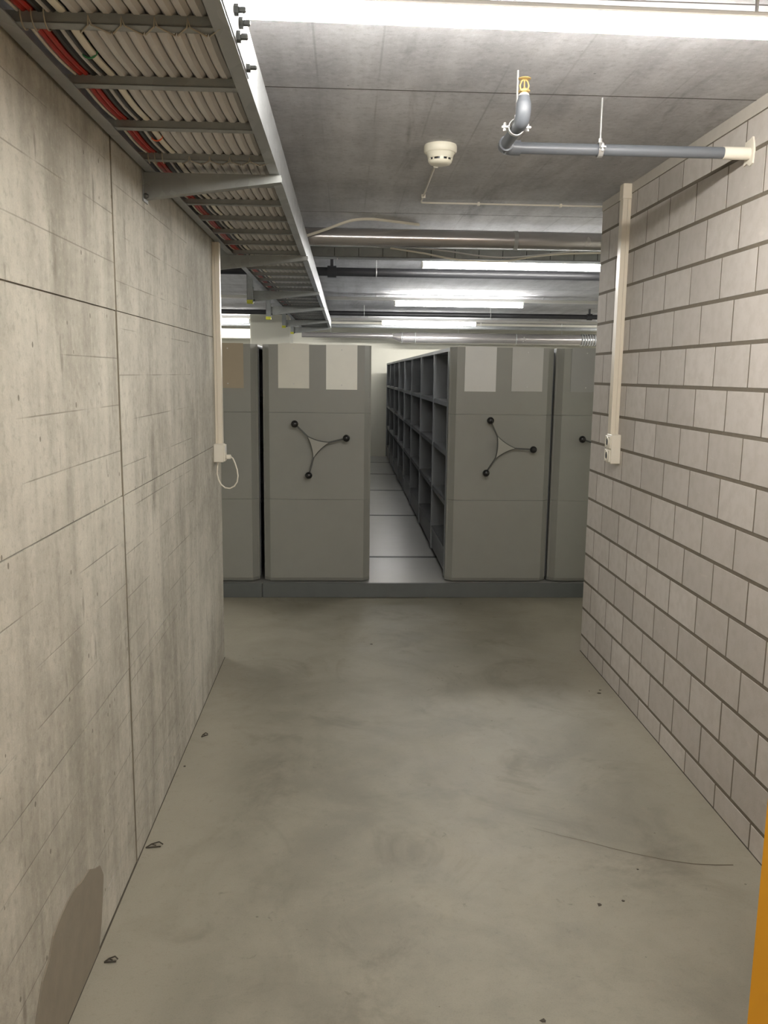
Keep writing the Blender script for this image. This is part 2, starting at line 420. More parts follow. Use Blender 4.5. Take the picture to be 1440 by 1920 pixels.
# doorway and plain wall nearer the corridor's start
w2 = MB().box(W, W+0.2, YB, -0.48, 0, H).box(W, W+0.2, -0.48, YD, 2.12, H).box(W+1.2, W+1.4, -0.7, 0.9, 0, H).box(W+0.2, W+1.2, -0.72, -0.62, 0, H).box(W+0.2, W+1.2, YD+0.1, YD+0.2, 0, H).build('wall_right_rear', M_HALLWALL)
struct(w2, 'plain plastered wall around the yellow door opening', 'wall')
wb = struct(MB().box(-0.25, W+1.4, YB-0.2, YB, 0, H).build('wall_back', M_WALL), 'concrete end wall of the corridor', 'wall')
# hall walls
struct(MB().box(HXL-0.2, HXR+0.2, YF, YF+0.2, 0, H).build('wall_far', M_HALLWALL), 'cream far wall behind the shelving', 'wall')
struct(MB().box(HXL-0.2, HXL, YL-0.2, YF, 0, H).build('wall_hall_left', M_HALLWALL), 'cream left side wall of the shelving hall', 'wall')
struct(MB().box(HXR, HXR+0.2, YR-0.2, YF, 0, H).build('wall_hall_right', M_HALLWALL), 'cream right side wall of the shelving hall', 'wall')
struct(MB().box(HXL, -0.25, YL-0.2, YL, 0, H).build('wall_hall_front_left', M_HALLWALL), 'plain wall left of the corridor mouth', 'wall')
struct(MB().box(W+0.2, HXR, YR-0.2, YR, 0, H).build('wall_hall_front_right', M_HALLWALL), 'plain wall right of the corridor mouth', 'wall')
pl = struct(MB().cbox(-0.76, -0.16, 12.85, 13.35, 0, H, 0.015).build('wall_column', M_HALLWALL), 'pale square concrete column behind the shelving', 'column')

# yellow door standing open against the brick wall
hx, hyy = 1.965, 0.585; ex, ey = 1.432, 1.40
dv = Vector((ex-hx, ey-hyy, 0)); L = dv.length; dn = dv.normalized(); nn = Vector((-dn.y, dn.x, 0))
dr = bpy.data.objects.new('door_1', None); COL.objects.link(dr); dr.location = (hx, hyy, 0)
struct(dr, 'yellow painted steel door standing open beside the brick wall', 'door')
def dbox(u0, u1, t0, t1, z0, z1):
    vs = []
    for u in (u0, u1):
        for t in (t0, t1):
            for z in (z0, z1): vs.append(Vector((hx, hyy, 0))+dn*u+nn*t+Vector((0, 0, z)))
    return MB().add(vs, [(0, 1, 3, 2), (4, 6, 7, 5), (0, 4, 5, 1), (2, 3, 7, 6), (0, 2, 6, 4), (1, 5, 7, 3)])
dbox(0.0, L, -0.045, 0.0, 0.008, 2.06).build('door_leaf', M_YELLOW, dr)
for z in (0.25, 1.05, 1.82):
    MB().tube([(hx+0.012, hyy-0.012, z), (hx+0.012, hyy-0.012, z+0.09)], 0.011, 12).build('hinge', M_ZINC, dr)
hd = dbox(L-0.09, L-0.05, -0.055, -0.045, 0.95, 1.15).build('handle_plate', M_ZINC, dr)
p0 = Vector((hx, hyy, 1.09))+dn*(L-0.07); MB().tube([p0-nn*0.05, p0-nn*0.10, p0-nn*0.082-dn*0.02, p0-nn*0.082-dn*0.13], 0.009, 10).build('lever', M_ZINC, dr, smooth=True)
fr = MB().box(W-0.012, W+0.16, YD-0.045, YD-0.002, 0, 2.12).box(W-0.012, W+0.16, -0.478, -0.435, 0, 2.12).box(W-0.012, W+0.16, -0.435, YD-0.045, 2.075, 2.118)
struct(fr.build('trim_1', M_YELLOW), 'yellow steel door frame in the plastered wall', 'door frame')

# ================================================================= LAMPS IN VIEW AND UNSEEN ADDED ONES
def luminaire(x0, x1, y, ztop, mat, label, w=0.052, hh=0.014, dh=0.042, group='hall ceiling luminaires', tilt=0.0, wing=0.022):
    cx = (x0+x1)/2; t = thing('batten_luminaire', (cx, y, ztop), label, 'ceiling light', group)
    MB().cbox(x0, x1, y-wing, y+wing, ztop-hh, ztop, 0.003).build('housing', M_HOUSING, t)
    z1, z0 = ztop-hh, ztop-hh-dh; a, b = w/2, w/2*0.72
    MB().prism([(y-a, z1), (y-a, z1-dh*0.55), (y-b, z0), (y+b, z0), (y+a, z1-dh*0.55), (y+a, z1)], x0+0.012, x1-0.012, 'x').build('diffuser', mat, t)
    for xa, xb in ((x0, x0+0.012), (x1-0.012, x1)):
        MB().box(xa, xb, y-a-0.003, y+a+0.003, z0-0.002, z1).build('end_cap', M_HOUSING, t)
    t.rotation_euler.z = tilt
    return t
cl0 = luminaire(0.36, 1.86, 2.052, 2.368, M_LAMP, 'glowing white batten luminaire hung across the corridor under the ceiling', 0.040, 0.012, 0.028, None, 0.02, 0.038)
for x in (0.62, 1.6): MB().tube([(x, 2.052, 2.366), (x, 2.052, H)], 0.004, 8).build('suspension_rod', M_ZINC, cl0)
cl1 = luminaire(0.36, 1.86, -0.95, 2.368, M_LAMP, 'unseen batten luminaire added behind the camera to brighten the near corridor', 0.040, 0.012, 0.028, None, 0.0, 0.038)  # out of view, added to brighten the near wall and floor
for x in (0.62, 1.6): MB().tube([(x, -0.95, 2.366), (x, -0.95, H)], 0.004, 8).build('suspension_rod', M_ZINC, cl1)
ROWS = [(6.45, 2.385), (10.0, 2.385), (13.6, 2.375)]
nm = ['just behind the shelving fronts', 'midway down the shelving hall', 'deep in the hall before the silver duct']
for (y, zt), t in zip(ROWS, nm):
    tr = thing('lighting_trunking', (1.5, y, zt), 'white lighting trunking rail hung under the ceiling '+t, 'lighting rail', 'lighting trunking rails')
    MB().cbox(HXL+0.4, HXR-0.4, y-0.03, y+0.03, zt, zt+0.035, 0.004).build('rail', M_HOUSING, tr)
    for xx in (-2.9, -0.9, 1.0, 2.95, 4.0, 5.9):
        MB().tube([(xx, y, zt+0.03), (xx, y, H)], 0.004, 6).build('suspension_rod', M_ZINC, tr)
    luminaire(1.215, 2.715, y, zt, M_LAMPH, 'lit batten luminaire above the shelving aisle, '+t)
    luminaire(5.1, 6.5, y, zt, M_LAMPH, 'unseen batten luminaire added to light the right bay, '+t)  # hidden by the brick wall, added to light the hall from the right
luminaire(-2.35, -0.85, 13.6, 2.375, M_LAMPH, 'lit batten luminaire left of the pale column')
luminaire(-3.3, -1.8, 10.0, 2.385, M_LAMPH, 'unseen batten luminaire added to light the left bay midway down the hall')  # hidden lamp added to light the hall from the left
luminaire(-3.0, -1.5, 6.45, 2.385, M_LAMPH, 'unseen batten luminaire added to light the left bay near the hall front wall')  # likewise unseen and added to light the hall front

# ================================================================= SHELVING
PZ = 0.104; PY = 5.76
pf = thing('track_platform', (1.2, PY, 0), 'low grey platform with rails under the mobile shelving', 'platform')
MB().box(-3.2, 5.0, PY+0.02, 15.0, 0, PZ-0.004).build('platform_body', M_PLATFORM, pf)
for a, b in ((-3.2, 0.085), (0.089, 2.4), (2.404, 5.0)):
    MB().cbox(a, b, PY, PY+0.02, 0, PZ, 0.003).build('fascia', M_FASCIA, pf)
rl = [PY+0.02, 6.627, 8.645, 10.553, 12.3, 13.95, 15.0]
for i in range(6):
    MB().box(-3.2, 5.0, rl[i]+(0.03 if i else 0), rl[i+1]-(0.03 if i < 5 else 0), PZ-0.004, PZ).build('floor_panel', M_PLATFORM, pf)
    if 0 < i:
        r = MB().box(-3.2, 5.0, rl[i]-0.018, rl[i]-0.006, PZ-0.004, PZ+0.002).box(-3.2, 5.0, rl[i]+0.006, rl[i]+0.018, PZ-0.004, PZ+0.002)
        r.build('rail', M_RAIL, pf)

UW = 0.72; UTOP = 1.738; UY0 = 5.79; UY1 = 14.92
UPR = [5.93, 6.906, 8.10, 9.25, 10.40, 11.50, 12.62, 13.80, 14.88]
LEV = [0.315, 0.655, 1.01, 1.36]
def make_unit(cx, w, label):
    t = thing('mobile_shelving_unit', (cx, UY0, PZ), label, 'shelving', 'mobile shelving units on the platform')
    h = w/2
    # end panel in three sections with chamfered long edges
    prof = lambda y0: [(cx-h, y0+0.085), (cx-h, y0+0.045), (cx-h+0.012, y0+0.036), (cx-h+0.045, y0), (cx+h-0.045, y0), (cx+h-0.012, y0+0.036), (cx+h, y0+0.045), (cx+h, y0+0.085)]
    zz = [PZ+0.012, 0.69, 1.285, UTOP]
    for i in range(3):
        MB().prism(prof(UY0), zz[i]+(0.0008 if i else 0.02), zz[i+1]-(0.0008 if i < 2 else 0), 'z').build('end_panel_section', M_PANEL, t)
    lo = prof(UY0); hi = [(x, y+0.006) for x, y in lo]
    n = len(lo); m = MB()
    m.add([(x*1, y+0.012, PZ+0.008) for x, y in lo]+[(x, y, PZ+0.032) for x, y in lo], [tuple(range(n)), tuple(range(2*n-1, n-1, -1))]+[(i, (i+1) % n, n+(i+1) % n, n+i) for i in range(n)])
    m.build('kick_edge', M_PANEL, t)
    b = MB().box(cx-h+0.012, cx+h-0.012, UY0+0.085, UY1, PZ+0.03, 0.315-0.03).build('carriage_base', M_SHELF, t)
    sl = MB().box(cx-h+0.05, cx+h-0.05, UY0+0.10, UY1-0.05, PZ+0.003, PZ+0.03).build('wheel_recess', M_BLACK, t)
    MB().box(cx-h, cx+h, UY0+0.086, UY1, UTOP-0.028, UTOP-0.003).build('top_panel', M_SHELF, t)
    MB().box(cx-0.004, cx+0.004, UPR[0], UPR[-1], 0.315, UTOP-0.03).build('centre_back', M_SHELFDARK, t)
    up_me = MB().box(cx-h+0.02, cx+h-0.02, UPR[0]-0.004, UPR[0]+0.004, 0.29, UTOP-0.028).box(cx-h, cx-h+0.022, UPR[0]-0.018, UPR[0]+0.018, 0.12, UTOP-0.028).box(cx+h-0.022, cx+h, UPR[0]-0.018, UPR[0]+0.018, 0.12, UTOP-0.028).mesh('upright', M_SHELF, t.location)
    for y in UPR:
        o = bpy.data.objects.new('upright', up_me); COL.objects.link(o); o.parent = t; o.location = (0, y-UPR[0], 0)
    for z in LEV:
        for a, c in zip(UPR[:-1], UPR[1:]):
            m = MB().box(cx-h+0.006, cx+h-0.006, a+0.006, c-0.006, z-0.006, z)
            m.box(cx-h+0.004, cx-h+0.012, a+0.018, c-0.018, z-0.032, z).box(cx+h-0.012, cx+h-0.004, a+0.018, c-0.018, z-0.032, z)
            m.build('shelf', M_SHELF, t)
    return t
def sheet(t, x0, x1, z0, z1, mat, curl=0.004):
    o = MB().add([(x0, UY0-0.004, z0), (x1, UY0-0.004, z0), (x1, UY0-0.003, z1), (x0, UY0-0.003, z1), (x0, UY0-0.0005, z0), (x1, UY0-0.0005, z0), (x1, UY0-0.0005, z1), (x0, UY0-0.0005, z1)],
                 [(0, 1, 2, 3), (7, 6, 5, 4), (0, 4, 5, 1), (1, 5, 6, 2), (2, 6, 7, 3), (3, 7, 4, 0)]).build('label_sheet', mat, t)
    cx = (x0+x1)/2
    MB().lathe([(0.004, 0), (0.004, 0.002), (0.002, 0.003)], (cx, UY0-0.004, z1-0.035), (0, -1, 0), 10).build('pin', M_ZINC, o)
    MB().lathe([(0.004, 0), (0.004, 0.002), (0.002, 0.003)], (cx, UY0-0.004, z0+0.03), (0, -1, 0), 10).build('pin', M_ZINC, o)
def wheel(t, cx, cz, a0):
    Rw, y0 = 0.207, UY0
    hub = MB().tube([(cx, y0, cz), (cx, y0-0.055, cz)], 0.022, 16).build('hand_wheel', M_GALVDARK, t, smooth=True)
    tips = [a0+2*math.pi*i/3 for i in range(3)]
    # three-pointed cover with hollow sides
    poly = []
    for i in range(3):
        A, B = tips[i], tips[i]+2*math.pi/3
        pa = Vector((math.cos(A), math.sin(A)))*0.082; pb = Vector((math.cos(B), math.sin(B)))*0.082
        mid = (pa+pb)/2*0.62
        for s in range(6):
            u = s/6; q = pa*(1-u)**2+mid*2*u*(1-u)+pb*u*u
            poly.append((cx+q.x, cz+q.y))
    MB().prism(poly, y0-0.066, y0-0.05, 'y').build('hub_cover', M_CREAMP if False else M_HUB, hub)
    for i in range(3):
        A, B = tips[i], tips[(i+1) % 3]
        # bent rod runs from one knob along the hollow side of the hub
        ka = Vector((math.cos(A), math.sin(A)))
        kb = Vector((math.cos(B), math.sin(B)))
        pts = [(cx+ka.x*r, y0-yy, cz+ka.y*r) for r, yy in ((Rw, 0.062), (0.15, 0.060), (0.082, 0.058))]
        q = (ka*0.082+kb*0.082)/2*0.62
        for u in (0.25, 0.5, 0.75, 1.0):
            g = ka*0.082*(1-u)**2+q*2*u*(1-u)+kb*0.082*u*u; pts.append((cx+g.x, y0-0.058, cz+g.y))
        MB().tube(pts, 0.0055, 8).build('spoke', M_RAIL, hub, smooth=True)
        kx, kz = cx+ka.x*Rw, cz+ka.y*Rw
        MB().lathe([(0.010, 0.0), (0.013, 0.012), (0.021, 0.020), (0.0245, 0.034), (0.021, 0.048), (0.010, 0.056)], (kx, y0-0.045, kz), (0, -1, 0), 18).build('knob', M_BLACK, hub, smooth=True)
M_HUB = plain('hub_cover_grey', srgb(158, 157, 149), 0.4, 0, 0.02, 12)
SP = [('D', -0.300, 0.73), ('A', 0.466, 0.735), ('B', 1.727, 0.715), ('C', 2.462, 0.72)]
uD = make_unit(-0.300, 0.73, 'grey mobile shelving unit with a tan card label, behind the concrete wall end')
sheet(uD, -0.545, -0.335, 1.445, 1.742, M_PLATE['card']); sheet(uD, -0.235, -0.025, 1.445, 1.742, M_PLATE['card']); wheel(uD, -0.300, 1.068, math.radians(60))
uA = make_unit(0.466, 0.735, 'grey mobile shelving unit with cream and white label sheets, left of the open aisle')
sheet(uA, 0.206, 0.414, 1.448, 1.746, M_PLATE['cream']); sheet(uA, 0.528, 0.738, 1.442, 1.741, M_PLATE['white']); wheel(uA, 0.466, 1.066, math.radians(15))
uB = make_unit(1.727, 0.715, 'grey mobile shelving unit whose empty shelves face the open aisle')
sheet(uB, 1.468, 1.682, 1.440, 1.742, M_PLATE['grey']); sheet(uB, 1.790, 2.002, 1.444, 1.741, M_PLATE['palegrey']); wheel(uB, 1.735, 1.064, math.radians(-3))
uC = make_unit(2.462, 0.72, 'grey mobile shelving unit partly behind the brick wall, with dull grey label sheets')
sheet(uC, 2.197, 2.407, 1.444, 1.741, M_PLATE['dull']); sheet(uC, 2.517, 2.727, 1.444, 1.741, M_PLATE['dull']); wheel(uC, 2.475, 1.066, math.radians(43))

# ================================================================= CABLE LADDER
TX0, TX1, TZ0, TZ1, TYA, TYB = 0.012, 0.442, 2.186, 2.305, -2.6, 12.55
tl = thing('cable_ladder', (0.22, 0, TZ0), 'galvanised steel cable ladder carried along the concrete wall under the ceiling', 'cable tray')
def rail(x_out, sgn, name='side_rail'):
    # C-shaped rail: web outside, flanges inward
    x1 = x_out; x2 = x_out-sgn*0.003; xf = x_out-sgn*0.032
    m = MB().box(min(x1, x2), max(x1, x2), TYA, TYB, TZ0, TZ1)
    m.box(min(x2, xf), max(x2, xf), TYA, TYB, TZ0, TZ0+0.003).box(min(x2, xf), max(x2, xf), TYA, TYB, TZ1-0.003, TZ1)
    return m.build(name, M_GALV, tl)
rail(TX1, 1); rail(TX0, -1)
ry = 1.748; RP = 0.342
rungs = [ry+RP*k for k in range(-12, 32) if TYA+0.1 < ry+RP*k < TYB-0.1]
rme = None
for y in rungs:
    m = MB().box(TX0+0.003, TX1-0.003, y-0.016, y+0.016, TZ0+0.004, TZ0+0.007).box(TX0+0.003, TX1-0.003, y-0.016, y-0.013, TZ0+0.004, TZ0+0.024).box(TX0+0.003, TX1-0.003, y+0.013, y+0.016, TZ0+0.004, TZ0+0.024)
    if rme is None: r0 = m.build('rung', M_GALVDARK, tl); rme = r0.data; y00 = y
    else:
        o = bpy.data.objects.new('rung', rme); COL.objects.link(o); o.parent = tl; o.location = (0, y-y00, 0)
sp = MB().box(TX1, TX1+0.003, 1.45, 2.01, TZ0+0.004, TZ1-0.012).build('splice_plate', M_GALV, tl)
for y, z in ((1.60, 2.265), (1.772, 2.238), (1.845, 2.242), (1.80, 2.200), (1.965, 2.200)):
    MB().lathe([(0.011, 0), (0.011, 0.008), (0.006, 0.009), (0.006, 0.02), (0.004, 0.022)], (TX1+0.003, y, z), (1, 0, 0), 6).build('bolt', M_RAIL, tl)
# cantilever arms
def arm(y, xw, wall, label):
    t = thing('cantilever_arm', (xw, y, 2.10), label, 'bracket', 'cantilever arms under the cable ladder')
    xt = TX1+0.006; zt = TZ0-0.001
    for dy in (-0.019, 0.016):
        MB().prism([(xw+0.006, zt), (xt, zt), (xt, zt-0.022), (xw+0.006, zt-0.082)], y+dy, y+dy+0.003, 'y').build('side_cheek', M_GALVDARK, t)
    MB().add([(xw+0.006, y-0.016, zt-0.082), (xt, y-0.016, zt-0.022), (xt, y+0.016, zt-0.022), (xw+0.006, y+0.016, zt-0.082),
              (xw+0.006, y-0.016, zt-0.079), (xt, y-0.016, zt-0.019), (xt, y+0.016, zt-0.019), (xw+0.006, y+0.016, zt-0.079)],
             [(0, 1, 2, 3), (7, 6, 5, 4), (0, 4, 5, 1), (1, 5, 6, 2), (2, 6, 7, 3), (3, 7, 4, 0)]).build('lower_web', M_GALVDARK, t)
    MB().cbox(xw, xw+0.006, y-0.032, y+0.032, zt-0.092, zt+0.03, 0.001).build('base_plate', M_GALVDARK, t)
    MB().lathe([(0.009, 0), (0.009, 0.007), (0.005, 0.014)], (xw+0.006, y-0.024, zt-0.075), (1, 0, 0), 6).build('bolt', M_RAIL, t)
    return t
arm(0.95, 0.0, True, 'tapered steel arm on the concrete wall near the corridor end wall')
arm(2.925, 0.0, True, 'tapered steel arm holding the cable ladder on the concrete wall')
pn = ['beside the end of the concrete wall', 'behind the first black pipe', 'near the middle of the hall', 'under the far half of the cable ladder', 'nearest the pale column']
for (y, zb), nme in zip(((4.85, 2.08), (6.9, 2.085), (8.5, 2.06), (10.6, 2.09), (12.2, 2.09)), pn):
    arm(y, -0.075, False, 'tapered steel arm on a ceiling post '+nme)
    p = thing('ceiling_post', (-0.1, y, zb), 'galvanised ceiling post with yellow end cap '+nme, 'post', 'ceiling posts of the cable ladder')
    MB().box(-0.12, -0.117, y-0.02, y+0.02, zb+0.012, H).box(-0.12, -0.075, y-0.02, y-0.017, zb+0.012, H).box(-0.12, -0.075, y+0.017, y+0.02, zb+0.012, H).build('channel', M_GALV, p)
    MB().cbox(-0.122, -0.073, y-0.022, y+0.022, zb, zb+0.03, 0.003).build('end_cap', M_YELLOWCAP, p)
    MB().box(-0.16, -0.04, y-0.05, y+0.05, H-0.006, H).build('head_plate', M_GALV, p)

# cables lying in the ladder, sagging a little between rungs
def cable(x, r, z, mat, label, group, y0=TYA+0.05, y1=TYB-0.1, wob=0.0, flat=1.0, name='cable', sag=0.010, seed=0):
    rnd = random.Random(seed); pts = []; y = y0; ph = rnd.uniform(0, 6)
    while y <= y1+1e-6:
        u = ((y-ry)/RP) % 1.0
        zz = z-sag*(math.sin(math.pi*u)**0.8 if 0 < u < 1 else 0)
        pts.append((x+wob*math.sin(y*2.1+ph)+0.4*wob*math.sin(y*5.3+2*ph), y, zz)); y += RP/6
    return tag(MB().tube(pts, r, 8, flat=flat).build(name, mat, None, (x, y0, z), True), label, 'cable', group)
zr = TZ0+0.024
for i in range(10):
    cable(0.1525+0.0290*i, 0.0143, zr+0.0145, M_CABLE, 'thick grey cable lying side by side with others on the cable ladder', 'grey power cables on the cable ladder', seed=i, wob=0.0006, name='power_cable')
for i in range(9):
    cable(0.167+0.0290*i, 0.0143, zr+0.0405, M_CABLE, 'thick grey cable of the upper layer on the cable ladder', 'upper layer of grey power cables', seed=30+i, wob=0.0006, name='power_cable', sag=0.006)
for i, (x, z) in enumerate(((0.058, 0.007), (0.0715, 0.007), (0.065, 0.0196))):
    cable(x, 0.0064, zr+z, M_RED, 'thin red cable in a bundle on the cable ladder, next to the wall', 'red cables on the cable ladder', seed=50+i, wob=0.0003, name='red_cable')
cable(0.0475, 0.0036, zr+0.004, M_WHITECABLE, 'thin white cable lying against the wall-side rail of the cable ladder', None, seed=60, wob=0.0006, name='white_cable')
cable(0.0885, 0.0088, zr+0.009, M_BLKCABLE, 'black cable between red bundle and thin grey cable on the ladder', None, seed=61, wob=0.0008, name='black_cable')
cable(0.1035, 0.0050, zr+0.0055, M_CABLE, 'thin grey cable between two black cables on the ladder', None, seed=62, wob=0.0006, name='thin_grey_cable')
cable(0.1135, 0.0040, zr+0.0045, M_BLKCABLE, 'thin black cable beside the flat white cable on the ladder', None, seed=63, wob=0.0005, name='thin_black_cable')
cable(0.1280, 0.0090, zr+0.0055, M_WHITECABLE, 'flat off-white cable bordering the row of thick grey cables', None, seed=64, wob=0.0004, name='white_cable', flat=0.55)
for i, x in enumerate((0.052, 0.078, 0.103, 0.128)):  # extra cables added to block the bright ceiling seen through the gap
    cable(x, 0.0118, zr+0.040, M_BLKCABLE, 'thick black cable added above the red bundle to block light through the ladder', 'added black cables blocking light on the cable ladder', seed=80+i, wob=0.0004, name='black_cable', sag=0.003)
for y, m, nme in ((1.93, M_GREEN, 'green'), (2.57, M_ORANGE, 'orange')):
    tag(MB().ring((0.122, y, zr+0.003), (0, 1, 0), 0.0165, 0.0022, 18, 6).build('cable_tie', m, None, (0.122, y, zr), True), nme+' tie strapped around cables on the ladder', 'cable tie', 'cable ties')
# lacing cords wound around two rungs
for y, nme in ((ry, 'beside the bolted splice plate'), (ry+3*RP, 'just before the tapered wall arm')):
    t = thing('lacing_cord', (0.28, y, TZ0), 'thin pale cord laced in zigzag around the ladder rung '+nme, 'cord', 'lacing cords on the cable ladder')
    pts = []; n = 9; x0, x1 = 0.15, 0.425
    for k in range(n):
        xa = x0+(x1-x0)*k/n; xb = x0+(x1-x0)*(k+1)/n; sg = 1 if k % 2 else -1
        pts += [(xa, y-0.03*sg, TZ0+0.014), (xa+(xb-xa)*0.1, y-0.02*sg, TZ0+0.001), (xb-(xb-xa)*0.1, y+0.02*sg, TZ0+0.001)]
    MB().tube(pts, 0.0018, 5).build('zigzag', M_CORD, t)
    for xx in (0.055, 0.075, 0.098):
        MB().ring((xx, y, TZ0+0.021), (1, 0, 0), 0.024, 0.0016, 14, 5).build('loop', M_CORD, t)

# ================================================================= CEILING FITTINGS OF THE CORRIDOR
# smoke detector
sd = thing('smoke_detector', (1.035, 3.56, H), 'round off-white smoke detector on the concrete ceiling', 'smoke detector')
MB().lathe([(0.064, 0), (0.066, -0.006), (0.066, -0.024), (0.061, -0.030)], (1.035, 3.56, H), n=40).build('base_ring', M_DETECT, sd, smooth=True)
MB().lathe([(0.058, -0.030), (0.054, -0.036), (0.049, -0.052)], (1.035, 3.56, H), n=40).build('upper_housing', M_DETECT, sd, smooth=True)
MB().lathe([(0.045, -0.052), (0.044, -0.060)], (1.035, 3.56, H), n=40).build('sensor_mesh', M_BLACK, sd, smooth=True)
MB().lathe([(0.0475, -0.060), (0.0455, -0.066), (0.040, -0.072), (0.028, -0.075), (0.004, -0.076)], (1.035, 3.56, H), n=40).build('lower_housing', M_DETECT, sd, smooth=True)
for i in range(10):
    a = 2*math.pi*(i+0.3)/10; wd_ = 0.30 if i % 2 else 0.10
    for b in (a, ):
        p = Vector((1.035, 3.56, 0)); m = MB()
        for s in range(3):
            a1 = b+wd_*s/3; a2 = b+wd_*(s+1)/3
            m.add([(p.x+r*math.cos(q), p.y+r*math.sin(q), H-zz) for q in (a1, a2) for (r, zz) in ((0.0505, 0.05), (0.0485, 0.062), (0.042, 0.062), (0.042, 0.05))],
                  [(0, 1, 5, 4), (1, 2, 6, 5), (2, 3, 7, 6), (3, 0, 4, 7), (0, 3, 2, 1), (4, 5, 6, 7)])
        m.build('guard_rib', M_DETECT, sd)
tb = MB().tube([(1.042, 3.62, H-0.008), (1.046, 4.0, H-0.008), (1.053, 4.64, H-0.008), (1.058, 4.662, H-0.008), (1.085, 4.665, H-0.008), (2.6, 4.665, H-0.008)], 0.0045, 10)
cn = thing('detector_conduit', (1.05, 4.2, H), 'thin white conduit along the ceiling from the smoke detector', 'conduit')
tb.build('conduit_tube', M_WHITEP, cn, smooth=True)
for c in ((1.0475, 3.86, 0), (1.052, 4.5, 0), (1.36, 4.665, 1), (1.8, 4.665, 1)):
    x, y, k = c
    (MB().box(x-0.01, x+0.01, y-0.006, y+0.006, H-0.017, H) if not k else MB().box(x-0.006, x+0.006, y-0.01, y+0.01, H-0.017, H)).build('clip', M_WHITEP, cn)

# sprinkler branch: grey plastic pipe, upright brass head
PX, PYY, PZ2, PR, SY = 1.178, 2.93, 2.293, 0.0195, 2.615
pp = thing('sprinkler_pipe', (PX, PYY, PZ2), 'grey plastic sprinkler pipe from the brick wall with an upright brass head', 'pipe')
el = lambda c, a, b, r, n=7: [Vector(c)+(Vector(a)*(1-math.sin(t))+Vector(b)*(1-math.cos(t)))*r for t in [math.pi/2*i/(n-1) for i in range(n)]]
MB().tube([(W+0.02, PYY, PZ2), (1.917, PYY, PZ2)], PR+0.001, 20).build('white_sleeve', M_WHITEP, pp, smooth=True)
MB().tube([(1.917, PYY, PZ2), (PX+0.045, PYY, PZ2)], PR-0.001, 20).build('cross_pipe', M_PVC, pp, smooth=True)
MB().tube([(PX+0.055, PYY, PZ2), (PX+0.03, PYY, PZ2)]+[(PX+0.03-0.03*math.sin(t), PYY-0.03+0.03*math.cos(t), PZ2) for t in [math.pi/2*i/6 for i in range(1, 7)]]+[(PX, PYY-0.055, PZ2)], PR+0.0045, 20).build('elbow', M_PVC, pp, smooth=True)
MB().tube([(PX, PYY-0.05, PZ2), (PX, SY+0.05, PZ2)], PR-0.001, 20).build('branch_pipe', M_PVC, pp, smooth=True)
MB().tube([(PX, SY+0.055, PZ2), (PX, SY+0.03, PZ2)]+[(PX, SY+0.03-0.03*math.sin(t), PZ2+0.03-0.03*math.cos(t)) for t in [math.pi/2*i/6 for i in range(1, 7)]]+[(PX, SY, PZ2+0.045)], PR+0.0025, 20).build('elbow', M_PVC, pp, smooth=True)
MB().lathe([(0.0215, 0.028), (0.0215, 0.045), (0.017, 0.058), (0.0165, 0.064)], (PX, SY, PZ2), n=24).build('reducer', M_PVC, pp, smooth=True)
MB().lathe([(0.0155, 0.063), (0.0155, 0.067), (0.012, 0.071)], (PX, SY, PZ2), n=20).build('white_collar', M_WHITEP, pp, smooth=True)
hd = MB().lathe([(0.011, 0.070), (0.011, 0.074), (0.017, 0.0745), (0.017, 0.080), (0.009, 0.081), (0.006, 0.086)], (PX, SY, PZ2), n=6).build('sprinkler_head', M_BRASS, pp)
for s in (-1, 1):
    MB().tube([(PX+s*0.010, SY, PZ2+0.080), (PX+s*0.013, SY, PZ2+0.092), (PX+s*0.009, SY, PZ2+0.104), (PX+s*0.001, SY, PZ2+0.110)], 0.0025, 8).build('frame_arm', M_BRASS, hd)
MB().tube([(PX, SY, PZ2+0.085), (PX, SY, PZ2+0.108)], 0.0022, 8).build('glass_bulb', M_BRASS, hd)
MB().lathe([(0.006, 0.1085), (0.018, 0.110), (0.019, 0.112), (0.006, 0.114)], (PX, SY, PZ2), n=16).build('deflector', M_BRASS, hd)
